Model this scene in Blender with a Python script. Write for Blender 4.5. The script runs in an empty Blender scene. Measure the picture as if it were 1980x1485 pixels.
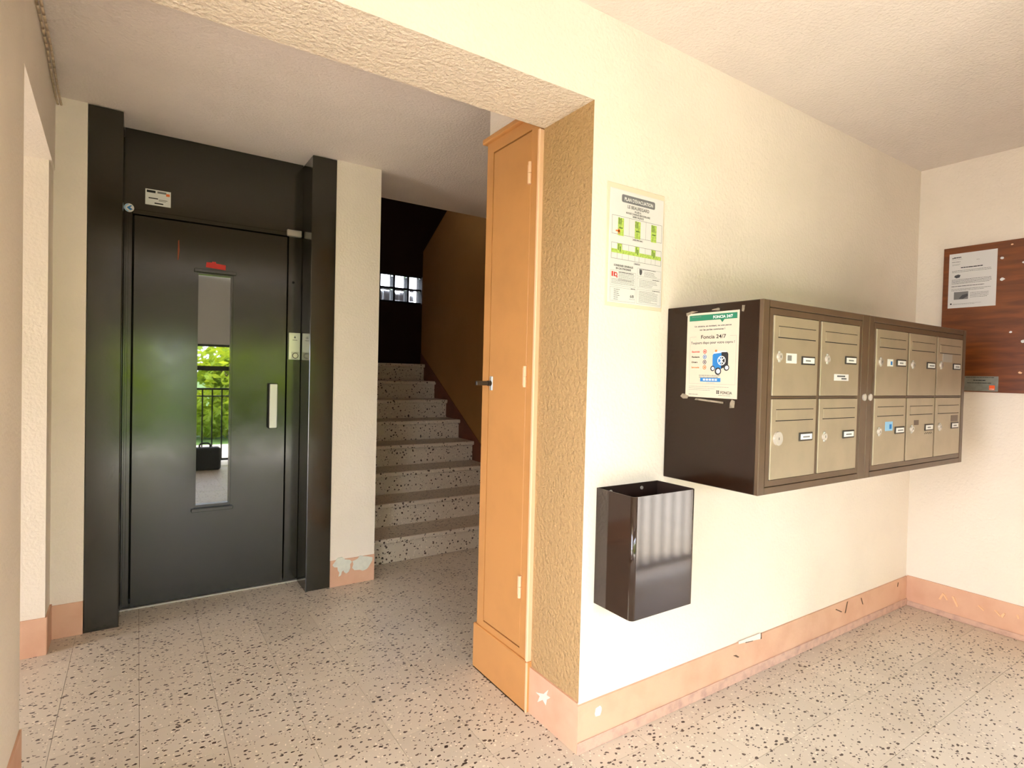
import bpy, bmesh, math, random
from mathutils import Vector, Matrix
random.seed(7)
C = bpy.context.scene.collection
R = math.radians

# ------------------------------------------------------------------ camera, sky, sun, exposure
FPX, YAW, PITCH, ROLL, CAMH = 1093.03, R(33.504), R(-1.081), R(1.394), 1.25
cd = bpy.data.cameras.new('camera'); cam = bpy.data.objects.new('camera', cd); C.objects.link(cam)
fw = Vector((math.sin(YAW)*math.cos(PITCH), math.cos(YAW)*math.cos(PITCH), math.sin(PITCH)))
rt = Vector((math.cos(YAW), -math.sin(YAW), 0)); up = rt.cross(fw)
rt2 = rt*math.cos(ROLL)+up*math.sin(ROLL); up2 = -rt*math.sin(ROLL)+up*math.cos(ROLL)
M = Matrix((rt2, up2, -fw)).transposed().to_4x4(); M.translation = (0, 0, CAMH)
cam.matrix_world = M
cd.sensor_fit = 'HORIZONTAL'; cd.sensor_width = 36; cd.lens = FPX/1980*36; cd.clip_start = .02
bpy.context.scene.camera = cam

world = bpy.data.worlds.new('sky'); bpy.context.scene.world = world; world.use_nodes = True
wn = world.node_tree; bg = wn.nodes['Background']
bg.inputs[0].default_value = (.88, .93, 1.06, 1); bg.inputs[1].default_value = 1.15
sl = bpy.data.lights.new('sun', 'SUN'); so = bpy.data.objects.new('sun', sl); C.objects.link(so)
sl.energy = 2.0; sl.angle = R(.6); sl.color = (1, .94, .82)
so.rotation_euler = Vector((-.62, -.12, -.78)).to_track_quat('-Z', 'Y').to_euler()   # from the right side, high: stays off the hall
for nm, loc, rot, w_, h_ in (('porch_opening', (.86, -1.36, .75), (R(90), 0, 0), 2.3, 1.5), ('terrace_opening', (2.78, -.12, .27), (R(90), 0, 0), .84, .54),
                             ('corridor_opening', (-2.52, 2.5, .75), (R(90), 0, R(-90)), .6, 1.5), ('side_window_opening', (-.47, .65, 1.05), (R(90), 0, R(-90)), 1.0, 1.8)):
    pl = bpy.data.lights.new(nm, 'AREA'); po = bpy.data.objects.new(nm, pl); C.objects.link(po)      # portals at daylight openings; the corridor and side ones are added for fill
    pl.shape = 'RECTANGLE'; pl.size = w_; pl.size_y = h_; po.location = loc; po.rotation_euler = rot; pl.cycles.is_portal = True
vs = bpy.context.scene.view_settings
vs.view_transform = 'Standard'; vs.look = 'None'; vs.gamma = 1; vs.use_curve_mapping = False; vs.exposure = 3.66

# ------------------------------------------------------------------ materials
def lin(c):
    return tuple(((v/255)/12.92 if v/255 <= .04045 else ((v/255+.055)/1.055)**2.4) for v in c)+(1,)
MATS = {}
def nd(nt, t, **kw):
    n = nt.nodes.new(t)
    for k, v in kw.items(): setattr(n, k, v)
    return n
def mat(name, col, rough=.6, metal=0, var=0, vscale=6, bump=0, bscale=120, bdist=.002, ior=1.5, spec=.5, coat=0, col2=None, fac=None, wear=0):
    m = bpy.data.materials.new(name); m.use_nodes = True; nt = m.node_tree; b = nt.nodes['Principled BSDF']
    b.inputs['Base Color'].default_value = lin(col); b.inputs['Roughness'].default_value = rough
    b.inputs['Metallic'].default_value = metal; b.inputs['IOR'].default_value = ior
    b.inputs['Specular IOR Level'].default_value = spec; b.inputs['Coat Weight'].default_value = coat
    if coat: b.inputs['Coat Roughness'].default_value = .08
    geo = nd(nt, 'ShaderNodeNewGeometry')
    if var:
        n = nd(nt, 'ShaderNodeTexNoise'); n.inputs['Scale'].default_value = vscale; n.inputs['Detail'].default_value = 6
        nt.links.new(geo.outputs['Position'], n.inputs['Vector'])
        mx = nd(nt, 'ShaderNodeMix', data_type='RGBA')
        c2 = col2 or tuple(max(0, v*(1-var)) for v in col)
        mx.inputs[6].default_value = lin(col); mx.inputs[7].default_value = lin(c2)
        mr = nd(nt, 'ShaderNodeMapRange'); mr.inputs[1].default_value = .42; mr.inputs[2].default_value = .72
        nt.links.new(n.outputs['Fac'], mr.inputs[0]); nt.links.new(mr.outputs[0], mx.inputs[0])
        nt.links.new(mx.outputs[2], b.inputs['Base Color'])
    if wear:
        n = nd(nt, 'ShaderNodeTexNoise'); n.inputs['Scale'].default_value = 9; n.inputs['Detail'].default_value = 8
        nt.links.new(geo.outputs['Position'], n.inputs['Vector'])
        mr = nd(nt, 'ShaderNodeMapRange'); mr.inputs[1].default_value = .35; mr.inputs[2].default_value = .7
        mr.inputs[3].default_value = rough; mr.inputs[4].default_value = rough+wear
        nt.links.new(n.outputs['Fac'], mr.inputs[0]); nt.links.new(mr.outputs[0], b.inputs['Roughness'])
    if bump:
        n = nd(nt, 'ShaderNodeTexNoise'); n.inputs['Scale'].default_value = bscale; n.inputs['Detail'].default_value = 4
        nt.links.new(geo.outputs['Position'], n.inputs['Vector'])
        bp = nd(nt, 'ShaderNodeBump'); bp.inputs['Strength'].default_value = bump; bp.inputs['Distance'].default_value = bdist
        nt.links.new(n.outputs['Fac'], bp.inputs['Height']); nt.links.new(bp.outputs['Normal'], b.inputs['Normal'])
    MATS[name] = m
    return m
mat('plaster', (248, 236, 220), .85, var=.025, vscale=3, bump=.5, bscale=80, bdist=.005)
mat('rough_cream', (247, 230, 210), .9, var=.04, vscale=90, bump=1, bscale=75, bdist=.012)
mat('rough_plaster', (190, 154, 106), .9, var=.04, vscale=90, bump=1, bscale=75, bdist=.012)  # rough passage-side plaster, its shade put into a darker tan colour
mat('ceiling', (241, 229, 218), .9, var=.03, vscale=2.5, bump=.7, bscale=90, bdist=.006)
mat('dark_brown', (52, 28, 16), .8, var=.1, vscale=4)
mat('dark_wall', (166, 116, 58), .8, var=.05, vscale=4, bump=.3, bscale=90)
mat('baseboard', (225, 180, 150), .6, var=.1, col2=(216, 166, 136), vscale=9, bump=.3, bscale=70, bdist=.002)
mat('base_lip', (212, 174, 152), .75, col2=(186, 150, 134), var=.16, vscale=26, bump=.5, bscale=120)
mat('bare', (228, 228, 214), .85, var=.05, vscale=30)
mat('flake', (243, 196, 152), .7)
mat('crack', (110, 84, 66), .9)
mat('skirting', (120, 62, 34), .55, var=.15, vscale=8)
mat('lift_paint', (36, 34, 25), .13, var=.04, vscale=5, bump=.1, bscale=70, bdist=.001, wear=.07, ior=1.62)
mat('lift_dark', (30, 27, 20), .5)
mat('gap', (18, 15, 12), .9)
mat('alu', (205, 203, 196), .3, metal=.85)
mat('alu_dull', (190, 188, 180), .45, metal=.5)
mat('chrome', (222, 216, 206), .25, metal=.45)
mat('white_handle', (240, 244, 236), .12)  # metal face painted white to carry the outdoor reflection
mat('red', (205, 50, 44), .6)
mat('rust', (150, 74, 46), .8)
mat('white', (236, 236, 232), .6)
mat('paper', (226, 224, 222), .75, var=.02, vscale=8)
mat('paper_warm', (212, 197, 176), .7, var=.02, vscale=8)
mat('ink', (26, 25, 27), .8)
mat('ink_grey', (84, 84, 86), .8)
mat('ink_light', (128, 127, 126), .8)
mat('banner_grey', (118, 118, 122), .7)
mat('lime', (190, 218, 100), .7, var=.2, vscale=160)
mat('dark_green_ink', (74, 108, 50), .7)
mat('red_ink', (214, 60, 50), .7)
mat('orange_ink', (240, 120, 50), .7)
mat('orange', (255, 104, 40), .6)
mat('blue_ink', (36, 120, 190), .7)
mat('pale_blue', (150, 200, 236), .6)
mat('green_ink', (30, 120, 88), .7)
mat('navy', (52, 58, 86), .7)
mat('black_ink', (28, 28, 32), .6)
mat('tape', (150, 136, 116), .25, var=.3, vscale=60)
mat('pmma', (236, 222, 196), .15)
mat('plan_white', (229, 227, 224), .5)
mat('cupboard', (210, 150, 88), .5, var=.04, vscale=7, bump=.12, bscale=60, bdist=.001)
mat('cupboard_edge', (244, 200, 160), .55)
mat('brown_metal', (78, 52, 36), .3, var=.06, vscale=30, bump=.04, bscale=500, bdist=.0006)
mat('brown_side', (36, 20, 10), .16, spec=.32, bump=.02, bscale=60, bdist=.001)
mat('brown_trim', (98, 77, 57), .35, var=.08, vscale=14)
mat('bin_metal', (44, 28, 20), .08, bump=.03, bscale=90, bdist=.0006, ior=1.62)
mat('bin_inside', (40, 24, 16), .5)
mat('mail_tan', (178, 163, 138), .38, metal=.35, var=.05, vscale=12)
mat('plate_black', (52, 44, 38), .4)
mat('plate_grey', (150, 148, 136), .4, metal=.4, var=.1, vscale=40)
mat('bag', (34, 38, 42), .7, bump=.2, bscale=200)
mat('rail_metal', (54, 58, 56), .4)
mat('blind', (222, 222, 216), .75)
mat('grass', (96, 132, 60), .9, var=.3, vscale=3)
mat('terrace', (214, 204, 190), .8, var=.06, vscale=5)
mat('bark', (92, 74, 56), .9, var=.3, vscale=18, bump=.5, bscale=40)
mat('fence_dark', (34, 22, 16), .9)
mat('cable', (206, 184, 154), .5)
mat('grout', (120, 100, 80), .9)

def wood():
    m = bpy.data.materials.new('board_wood'); m.use_nodes = True; nt = m.node_tree; b = nt.nodes['Principled BSDF']
    g = nd(nt, 'ShaderNodeNewGeometry'); mp = nd(nt, 'ShaderNodeMapping'); mp.inputs['Scale'].default_value = (3, 3, 26)
    n = nd(nt, 'ShaderNodeTexNoise'); n.inputs['Scale'].default_value = 1.6; n.inputs['Detail'].default_value = 7; n.inputs['Distortion'].default_value = .6
    nt.links.new(g.outputs['Position'], mp.inputs[0]); nt.links.new(mp.outputs[0], n.inputs['Vector'])
    cr = nd(nt, 'ShaderNodeValToRGB'); cr.color_ramp.elements[0].position = .3; cr.color_ramp.elements[1].position = .72
    cr.color_ramp.elements[0].color = lin((98, 48, 16)); cr.color_ramp.elements[1].color = lin((136, 74, 28))
    nt.links.new(n.outputs['Fac'], cr.inputs[0]); nt.links.new(cr.outputs[0], b.inputs['Base Color'])
    b.inputs['Roughness'].default_value = .35
    MATS['board_wood'] = m
wood()

def terrazzo(name, base, base2, chip):
    m = bpy.data.materials.new(name); m.use_nodes = True; nt = m.node_tree; b = nt.nodes['Principled BSDF']
    L = nt.links.new
    g = nd(nt, 'ShaderNodeNewGeometry'); oi = nd(nt, 'ShaderNodeObjectInfo')
    dn = nd(nt, 'ShaderNodeTexNoise'); dn.inputs['Scale'].default_value = 70; dn.inputs['Detail'].default_value = 2
    L(g.outputs['Position'], dn.inputs['Vector'])
    ds = nd(nt, 'ShaderNodeVectorMath', operation='SCALE'); ds.inputs['Scale'].default_value = .014
    L(dn.outputs['Color'], ds.inputs[0])
    ad = nd(nt, 'ShaderNodeVectorMath', operation='ADD'); L(g.outputs['Position'], ad.inputs[0]); L(ds.outputs[0], ad.inputs[1])
    def chips(scale, lo, hi, stretch):
        mp = nd(nt, 'ShaderNodeMapping'); mp.inputs['Scale'].default_value = stretch; mp.inputs['Rotation'].default_value = (.3, .2, .7)
        L(ad.outputs[0], mp.inputs[0])
        v = nd(nt, 'ShaderNodeTexVoronoi'); v.inputs['Scale'].default_value = scale; L(mp.outputs[0], v.inputs['Vector'])
        sx = nd(nt, 'ShaderNodeSeparateColor'); L(v.outputs['Color'], sx.inputs[0])
        mr = nd(nt, 'ShaderNodeMapRange'); mr.inputs[3].default_value = lo; mr.inputs[4].default_value = hi; L(sx.outputs[0], mr.inputs[0])
        lt = nd(nt, 'ShaderNodeMath', operation='LESS_THAN'); L(v.outputs['Distance'], lt.inputs[0]); L(mr.outputs[0], lt.inputs[1])
        return lt.outputs[0], sx.outputs[1]
    bn = nd(nt, 'ShaderNodeTexNoise'); bn.inputs['Scale'].default_value = 3.5; bn.inputs['Detail'].default_value = 8; L(g.outputs['Position'], bn.inputs['Vector'])
    m0 = nd(nt, 'ShaderNodeMix', data_type='RGBA'); m0.inputs[6].default_value = lin(base); m0.inputs[7].default_value = lin(base2); L(bn.outputs['Fac'], m0.inputs[0])
    # tile to tile variation
    tv = nd(nt, 'ShaderNodeHueSaturation'); mr = nd(nt, 'ShaderNodeMapRange'); mr.inputs[3].default_value = .94; mr.inputs[4].default_value = 1.04
    L(oi.outputs['Random'], mr.inputs[0]); L(mr.outputs[0], tv.inputs['Value']); L(m0.outputs[2], tv.inputs['Color'])
    f1, c1 = chips(80, -.28, .34, (1, 1, 1))
    pale = nd(nt, 'ShaderNodeMix', data_type='RGBA'); pale.inputs[7].default_value = lin(tuple(min(255, v*1.1) for v in base)); L(f1, pale.inputs[0]); L(tv.outputs[0], pale.inputs[6])
    f2, c2 = chips(45, .0, .37, (1.0, 1.7, 1))
    dk = nd(nt, 'ShaderNodeMix', data_type='RGBA'); dk.inputs[6].default_value = lin(chip); dk.inputs[7].default_value = lin(tuple(v*1.35 for v in chip)); L(c2, dk.inputs[0])
    f3, c3 = chips(75, -.5, .3, (1.6, 1, 1))
    mx = nd(nt, 'ShaderNodeMix', data_type='RGBA'); L(f2, mx.inputs[0]); L(pale.outputs[2], mx.inputs[6]); L(dk.outputs[2], mx.inputs[7])
    mx2 = nd(nt, 'ShaderNodeMix', data_type='RGBA'); L(f3, mx2.inputs[0]); L(mx.outputs[2], mx2.inputs[6]); mx2.inputs[7].default_value = lin(tuple(v*1.5 for v in chip))
    L(mx2.outputs[2], b.inputs['Base Color']); b.inputs['Roughness'].default_value = .38
    MATS[name] = m
terrazzo('terrazzo', (218, 206, 188), (204, 189, 168), (62, 48, 40))

def leafmat(name, col):
    m = bpy.data.materials.new(name); m.use_nodes = True; nt = m.node_tree
    nt.nodes.remove(nt.nodes['Principled BSDF']); out = nt.nodes['Material Output']
    d = nd(nt, 'ShaderNodeBsdfDiffuse'); t = nd(nt, 'ShaderNodeBsdfTranslucent'); mx = nd(nt, 'ShaderNodeMixShader'); mx.inputs[0].default_value = .45
    d.inputs[0].default_value = lin(col); t.inputs[0].default_value = lin((min(255, col[0]*1.25), min(255, col[1]*1.15), col[2]*.6))
    nt.links.new(d.outputs[0], mx.inputs[1]); nt.links.new(t.outputs[0], mx.inputs[2]); nt.links.new(mx.outputs[0], out.inputs[0])
    MATS[name] = m
leafmat('leaf', (176, 200, 44)); leafmat('leaf_dark', (124, 152, 46)); leafmat('leaf_pale', (160, 184, 80))
def mirrormat():
    m = bpy.data.materials.new('vision_glass'); m.use_nodes = True; nt = m.node_tree; b = nt.nodes['Principled BSDF']
    b.inputs['Base Color'].default_value = lin((30, 32, 30)); b.inputs['Roughness'].default_value = .015; b.inputs['IOR'].default_value = 2.5
    MATS['vision_glass'] = m
    m = bpy.data.materials.new('glass_block'); m.use_nodes = True; nt = m.node_tree; b = nt.nodes['Principled BSDF']
    b.inputs['Base Color'].default_value = (.93, .97, 1, 1); b.inputs['Roughness'].default_value = .22
    b.inputs['Transmission Weight'].default_value = 1; b.inputs['IOR'].default_value = 1.12
    MATS['glass_block'] = m
mirrormat()

# ------------------------------------------------------------------ builders
class MB:
    def __init__(s): s.bm = bmesh.new()
    def box(s, x0, x1, y0, y1, z0, z1, bev=0, seg=1):
        vs_ = [s.bm.verts.new(p) for p in ((x0,y0,z0),(x1,y0,z0),(x1,y1,z0),(x0,y1,z0),(x0,y0,z1),(x1,y0,z1),(x1,y1,z1),(x0,y1,z1))]
        fs = [s.bm.faces.new([vs_[i] for i in f]) for f in ((3,2,1,0),(4,5,6,7),(0,1,5,4),(1,2,6,5),(2,3,7,6),(3,0,4,7))]
        if bev:
            es = list({e for f in fs for e in f.edges})
            bmesh.ops.bevel(s.bm, geom=es, offset=bev, segments=seg, affect='EDGES', profile=.5)
        return s
    def prism(s, pts, axis, a, b):
        # pts: 2D outline; axis: 'x','y','z' extrusion axis from a to b
        def P(p, t): return {'x': (t, p[0], p[1]), 'y': (p[0], t, p[1]), 'z': (p[0], p[1], t)}[axis]
        va = [s.bm.verts.new(P(p, a)) for p in pts]; vb = [s.bm.verts.new(P(p, b)) for p in pts]; n = len(pts)
        s.bm.faces.new(va); s.bm.faces.new(list(reversed(vb)))
        for i in range(n): s.bm.faces.new((va[i], vb[i], vb[(i+1) % n], va[(i+1) % n]))
        return s
    def cyl(s, p0, p1, r, n=12, r2=None):
        p0, p1 = Vector(p0), Vector(p1); d = (p1-p0).normalized(); u = d.orthogonal().normalized(); w = d.cross(u); r2 = r if r2 is None else r2
        A = [s.bm.verts.new(p0+(u*math.cos(t)+w*math.sin(t))*r) for t in [2*math.pi*i/n for i in range(n)]]
        B = [s.bm.verts.new(p1+(u*math.cos(t)+w*math.sin(t))*r2) for t in [2*math.pi*i/n for i in range(n)]]
        for i in range(n): s.bm.faces.new((A[i], A[(i+1) % n], B[(i+1) % n], B[i]))
        s.bm.faces.new(list(reversed(A))); s.bm.faces.new(B)
        return s
    def tube(s, pts, r, n=8):
        for a, b in zip(pts, pts[1:]): s.cyl(a, b, r, n)
        return s
    def flat(s, pts, z):     # polygon in local XY, facing +Z
        s.bm.faces.new([s.bm.verts.new((p[0], p[1], z)) for p in pts]); return s
    def rect(s, x0, x1, y0, y1, z): return s.flat([(x0,y0),(x1,y0),(x1,y1),(x0,y1)], z)
    def frame(s, x0, x1, y0, y1, t, z):
        s.rect(x0,x1,y0,y0+t,z); s.rect(x0,x1,y1-t,y1,z); s.rect(x0,x0+t,y0+t,y1-t,z); return s.rect(x1-t,x1,y0+t,y1-t,z)
    def disc(s, cx, cy, r, z, n=20): return s.flat([(cx+r*math.cos(2*math.pi*i/n), cy+r*math.sin(2*math.pi*i/n)) for i in range(n)], z)
    def ring(s, cx, cy, r, r2, z, n=24):
        for i in range(n):
            a, b = 2*math.pi*i/n, 2*math.pi*(i+1)/n
            s.flat([(cx+r2*math.cos(a), cy+r2*math.sin(a)), (cx+r*math.cos(a), cy+r*math.sin(a)), (cx+r*math.cos(b), cy+r*math.sin(b)), (cx+r2*math.cos(b), cy+r2*math.sin(b))], z)
        return s
    def build(s, name, m, parent=None, smooth=False, recalc=True):
        if recalc: bmesh.ops.recalc_face_normals(s.bm, faces=s.bm.faces)
        me = bpy.data.meshes.new(name); s.bm.to_mesh(me); s.bm.free()
        me.materials.append(MATS[m])
        if smooth:
            for p in me.polygons: p.use_smooth = True
        o = bpy.data.objects.new(name, me); C.objects.link(o); o.parent = parent
        return o
def box(name, m, parent, *a, **k): return MB().box(*a, **k).build(name, m, parent)
def tag(o, label=None, cat=None, group=None, kind=None):
    if label: o['label'] = label
    if cat: o['category'] = cat
    if group: o['group'] = group
    if kind: o['kind'] = kind
    return o
def empty(name, loc=(0,0,0), rot=(0,0,0)):
    o = bpy.data.objects.new(name, None); C.objects.link(o); o.location = loc; o.rotation_euler = rot; o.empty_display_size = .1
    return o
def text(name, body, x, y, size, m, parent, z=.0012, width=None, align='LEFT', bold=.00025):
    cu = bpy.data.curves.new('t', 'FONT'); cu.body = body; cu.size = size; cu.align_x = align; cu.offset = bold; cu.resolution_u = 3
    to = bpy.data.objects.new('t', cu); C.objects.link(to)
    bpy.context.view_layer.update()
    dg = bpy.context.evaluated_depsgraph_get()
    me = bpy.data.meshes.new_from_object(to.evaluated_get(dg)); bpy.data.objects.remove(to)
    if width and me.vertices:
        xs = [v.co.x for v in me.vertices]; k = width/max(1e-6, max(xs)-min(xs))
        for v in me.vertices: v.co.x *= k
    me.materials.clear(); me.materials.append(MATS[m])
    o = bpy.data.objects.new(name, me); C.objects.link(o); o.parent = parent; o.location = (x, y, z)
    return o
FACE_Y = (R(90), 0, 0)            # sheet facing -Y: local x = +X, local y = up
FACE_X = (R(90), 0, R(-90))       # sheet facing -X: local x = -Y, local y = up
def wiggle(pts, a):
    return [(p[0]+random.uniform(-a, a), p[1]+random.uniform(-a, a)) for p in pts]

# ------------------------------------------------------------------ main dimensions (metres)
XA, XR, XL = 1.223, 3.63, -.278
YA, YB, YE, YD = 1.404, 1.675, 3.238, 3.445
ZC, ZL = 2.43, 2.142
XS, YF = 2.42, -1.3               # stair core wall, open front of the hall
PIER0, PIER1 = .926, 1.186

# ------------------------------------------------------------------ setting: floor with tiles
floor = MB().box(-2.5, 2.06, YF, 3.48, -.12, -.004).box(2.06, 3.8, 0, 3.48, -.12, -.004).build('floor', 'grout')
tag(floor, 'speckled terrazzo tile floor of the entrance hall', 'floor', kind='structure')
TX, TY, TX0, TY0, GAP = .2415, .2365, .0156, 1.308, .0013
def floor_rects():
    # free floor areas (x0,x1,y0,y1); tiles are clipped to them
    return [(XL, 2.06, YF, 0), (XL, XR, 0, YA), (XL, XA, YA, YB), (XL, 1.2, YB, 2.07), (XL, XS, 2.07, YE), (-.066, .791, YE, YD), (-2.4, XL, 2.13, 3.084), (PIER1, XS, YE, 3.466), (-.321, XL, 3.084, YE)]
def inview(x, y):
    q = Vector((x, y, -CAMH)); d = q.dot(fw)
    if d < .3: return False
    px, py = 990+FPX*q.dot(rt2)/d, 742-FPX*q.dot(up2)/d
    return -260 < px < 2240 and 600 < py < 1800
full = None; rest = MB(); pieces = []
for (x0, x1, y0, y1) in floor_rects():
    i0, i1 = math.floor((x0-TX0)/TX), math.ceil((x1-TX0)/TX); j0, j1 = math.floor((y0-TY0)/TY), math.ceil((y1-TY0)/TY)
    for i in range(i0, i1):
        for j in range(j0, j1):
            a, b = max(x0, TX0+i*TX), min(x1, TX0+(i+1)*TX); c, d = max(y0, TY0+j*TY), min(y1, TY0+(j+1)*TY)
            if b-a < .004 or d-c < .004: continue
            pieces.append((a, b, c, d))
# join pieces of one tile that were split by the area borders
cells = {}
for a, b, c, d in pieces:
    cells.setdefault((math.floor(((a+b)/2-TX0)/TX), math.floor(((c+d)/2-TY0)/TY)), []).append((a, b, c, d))
nt_ = 0
def covered(ps):
    return sum((b-a)*(d-c) for a, b, c, d in ps)
for (i, j), ps in sorted(cells.items(), key=lambda kv: (kv[0][0]*TX)**2+(kv[0][1]*TY)**2):
    cx, cy = TX0+(i+.5)*TX, TY0+(j+.5)*TY
    dz = random.uniform(-.0004, .0002)
    isfull = covered(ps) > TX*TY*.999
    if inview(cx, cy) and nt_ < 290:
        nt_ += 1
        if isfull:
            if full is None:
                full = MB().box(-TX/2+GAP/2, TX/2-GAP/2, -TY/2+GAP/2, TY/2-GAP/2, -.02, 0).build('tile', 'terrazzo', floor); o = full
            else:
                o = full.copy(); C.objects.link(o); o.name = 'tile'
            o.location = (cx, cy, dz)
        else:
            mb = MB()
            for a, b, c, d in ps:
                g = GAP/2
                mb.box(a+(g if abs(a-(TX0+i*TX)) < 1e-4 else 0), b-(g if abs(b-(TX0+(i+1)*TX)) < 1e-4 else 0), c+(g if abs(c-(TY0+j*TY)) < 1e-4 else 0), d-(g if abs(d-(TY0+(j+1)*TY)) < 1e-4 else 0), -.02, dz)
            mb.build('tile', 'terrazzo', floor)
    else:
        for a, b, c, d in ps: rest.box(a+GAP/2, b-GAP/2, c+GAP/2, d-GAP/2, -.02, dz)
tag(rest.build('tiling', 'terrazzo', floor), kind='stuff')

# ------------------------------------------------------------------ setting: walls, ceiling
def struct(name, m, label, cat, mb):
    return tag(mb.build(name, m), label, cat, kind='structure')
struct('ceiling', 'ceiling', 'pale pinkish plaster ceiling over the hall', 'ceiling', MB().box(-2.5, 2.06, YF, 3.75, ZC, 2.66).box(2.06, 3.83, -.1, 3.75, ZC, 2.66))
struct('wall_middle', 'plaster', 'cream partition wall carrying the mailboxes with a lintel over the passage', 'wall',
       MB().prism([(XA,0),(3.75,0),(3.75,2.5),(-.6,2.5),(-.6,ZL),(XA,ZL)], 'y', YA, YB))
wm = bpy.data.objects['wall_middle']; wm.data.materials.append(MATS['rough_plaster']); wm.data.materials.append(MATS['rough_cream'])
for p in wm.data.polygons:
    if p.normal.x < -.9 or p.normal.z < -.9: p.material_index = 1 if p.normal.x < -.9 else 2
struct('wall_right', 'plaster', 'cream end wall behind the notice board', 'wall', MB().box(XR, 3.83, -.1, YA, 0, ZC))
struct('wall_porch', 'plaster', 'cream wall between the porch niche and the terrace', 'wall', MB().box(2.06, 2.16, YF, 0, 0, 2.66))
struct('wall_front', 'plaster', 'cream wall around the terrace opening', 'wall', MB().box(2.16, XR, -.1, 0, 2.05, ZC).box(2.16, 2.36, -.1, 0, 0, 2.05).box(3.2, XR, -.1, 0, 0, 2.05))
struct('wall_left', 'plaster', 'cream side wall before the corridor opening', 'wall', MB().box(-2.5, XL, 1.15, 2.13, 0, ZC).box(-.45, XL, YF, .15, 0, ZC).box(-.45, XL, .15, 1.15, 0, .15).box(-.45, XL, .15, 1.15, 1.95, ZC))  # unseen window gap added here to bring daylight to the recess
struct('wall_corridor', 'plaster', 'cream wall of the side corridor next to the lift', 'wall', MB().box(-2.5, -.321, 3.084, 3.3, 0, 2.1))
struct('wall_corridor_end', 'plaster', 'end wall of the side corridor around its doorway', 'wall', MB().box(-2.5, -2.4, 2.13, 2.2, 0, 2.1).box(-2.5, -2.4, 2.8, 3.084, 0, 2.1).box(-2.5, -2.4, 2.2, 2.8, 1.5, 2.1))  # unseen doorway, added to let more daylight into the recess
struct('wall_header', 'plaster', 'cream header over the corridor opening', 'wall',
       MB().prism([(-.318, 3.3), (-.2785, 2.13), (-2.5, 2.13), (-2.5, 3.3)], 'z', 2.1, ZC))
struct('wall_lift', 'plaster', 'narrow cream strip of wall left of the lift', 'wall', MB().box(-2.5, -.201, 3.3, 3.75, 0, ZC).box(-.321, -.201, YE, 3.3, 0, ZC))
struct('wall_pier', 'plaster', 'cream wall pier between the lift and the stairs', 'wall', MB().box(PIER0, PIER1, YE, 5.3, 0, 4.6))
struct('wall_cupboard', 'plaster', 'cream wall block around the built-in cupboard', 'wall',
       MB().box(1.262, 2.6, YB, 2.065, 0, ZC).box(1.226, 1.262, YB, 2.065, 2.226, ZC))
core = [(2.065, 0), (5.36, 0), (5.36, 2.47), (3.3, 3.66), (2.065, 3.66)]
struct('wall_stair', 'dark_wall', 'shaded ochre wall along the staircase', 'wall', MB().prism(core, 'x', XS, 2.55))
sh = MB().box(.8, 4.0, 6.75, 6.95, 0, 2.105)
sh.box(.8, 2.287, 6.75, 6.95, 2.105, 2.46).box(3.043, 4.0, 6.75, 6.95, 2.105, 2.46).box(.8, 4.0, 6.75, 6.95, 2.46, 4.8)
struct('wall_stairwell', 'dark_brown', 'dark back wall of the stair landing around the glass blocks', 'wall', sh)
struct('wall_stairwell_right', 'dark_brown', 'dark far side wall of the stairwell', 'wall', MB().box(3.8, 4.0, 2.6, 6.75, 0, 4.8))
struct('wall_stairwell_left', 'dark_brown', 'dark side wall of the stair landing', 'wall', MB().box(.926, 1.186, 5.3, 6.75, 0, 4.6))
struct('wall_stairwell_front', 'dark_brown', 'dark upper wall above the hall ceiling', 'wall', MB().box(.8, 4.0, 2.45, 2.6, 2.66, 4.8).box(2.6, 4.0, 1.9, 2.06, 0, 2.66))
struct('ceiling_stairwell', 'dark_brown', 'dark ceiling closing the stairwell', 'ceiling', MB().box(.8, 4.0, 2.45, 6.95, 4.6, 4.8))
struct('floor_stairwell', 'grout', 'bare ground slab under the stairs', 'floor', MB().box(PIER0, 4.0, 3.48, 6.95, -.12, -.004))
struct('floor_landing', 'terrazzo', 'terrazzo half landing at the head of the stairs', 'landing', MB().box(PIER1, 3.8, 5.27, 6.75, 1.2, 1.3205))
# lift shaft behind the door
struct('wall_lift_shaft', 'lift_dark', 'dark lift shaft lining behind the landing door', 'wall', MB().box(-.2, PIER0, 3.6, 3.7, 0, ZC).box(-.3, PIER0, 3.48, 3.75, -.12, -.004))

# baseboards
def base(name, label, boards, lips):
    e = tag(empty(name), label, 'baseboard', kind='structure')
    m = MB()
    for b in boards: m.box(*b)
    m.build('painted_band', 'baseboard', e)
    if lips:
        m = MB()
        for b in lips: m.box(*b, bev=.003)
        m.build('bottom_lip', 'base_lip', e)
    return e
H = .162
b_mid = base('baseboard_middle', 'peach baseboard under the mailboxes and around the wall end', [(XA-.008, XR, YA-.008, YA, 0, H), (XA-.008, XA, YA, YB, 0, .168)], [(XA-.009, XR, YA-.013, YA-.008, 0, .04)])
b_right = base('baseboard_right', 'peach baseboard below the notice board wall', [(XR-.008, XR, -.1, YA-.008, 0, .168)], [(XR-.014, XR-.008, -.1, YA-.013, 0, .03)])
b_left = base('baseboard_left', 'peach baseboard on the side wall before the corridor', [(XL, XL+.006, 1.15, 2.13, 0, .18)], None)
b_cor = base('baseboard_corridor', 'peach baseboard in the side corridor', [(-2.4, -.315, 3.076, 3.084, 0, .16), (-.321, -.313, 3.084, YE, 0, .16)], None)
b_lift = base('baseboard_lift', 'peach baseboard left of the lift post', [(-.313, -.201, YE-.006, YE, 0, .152)], None)
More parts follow.
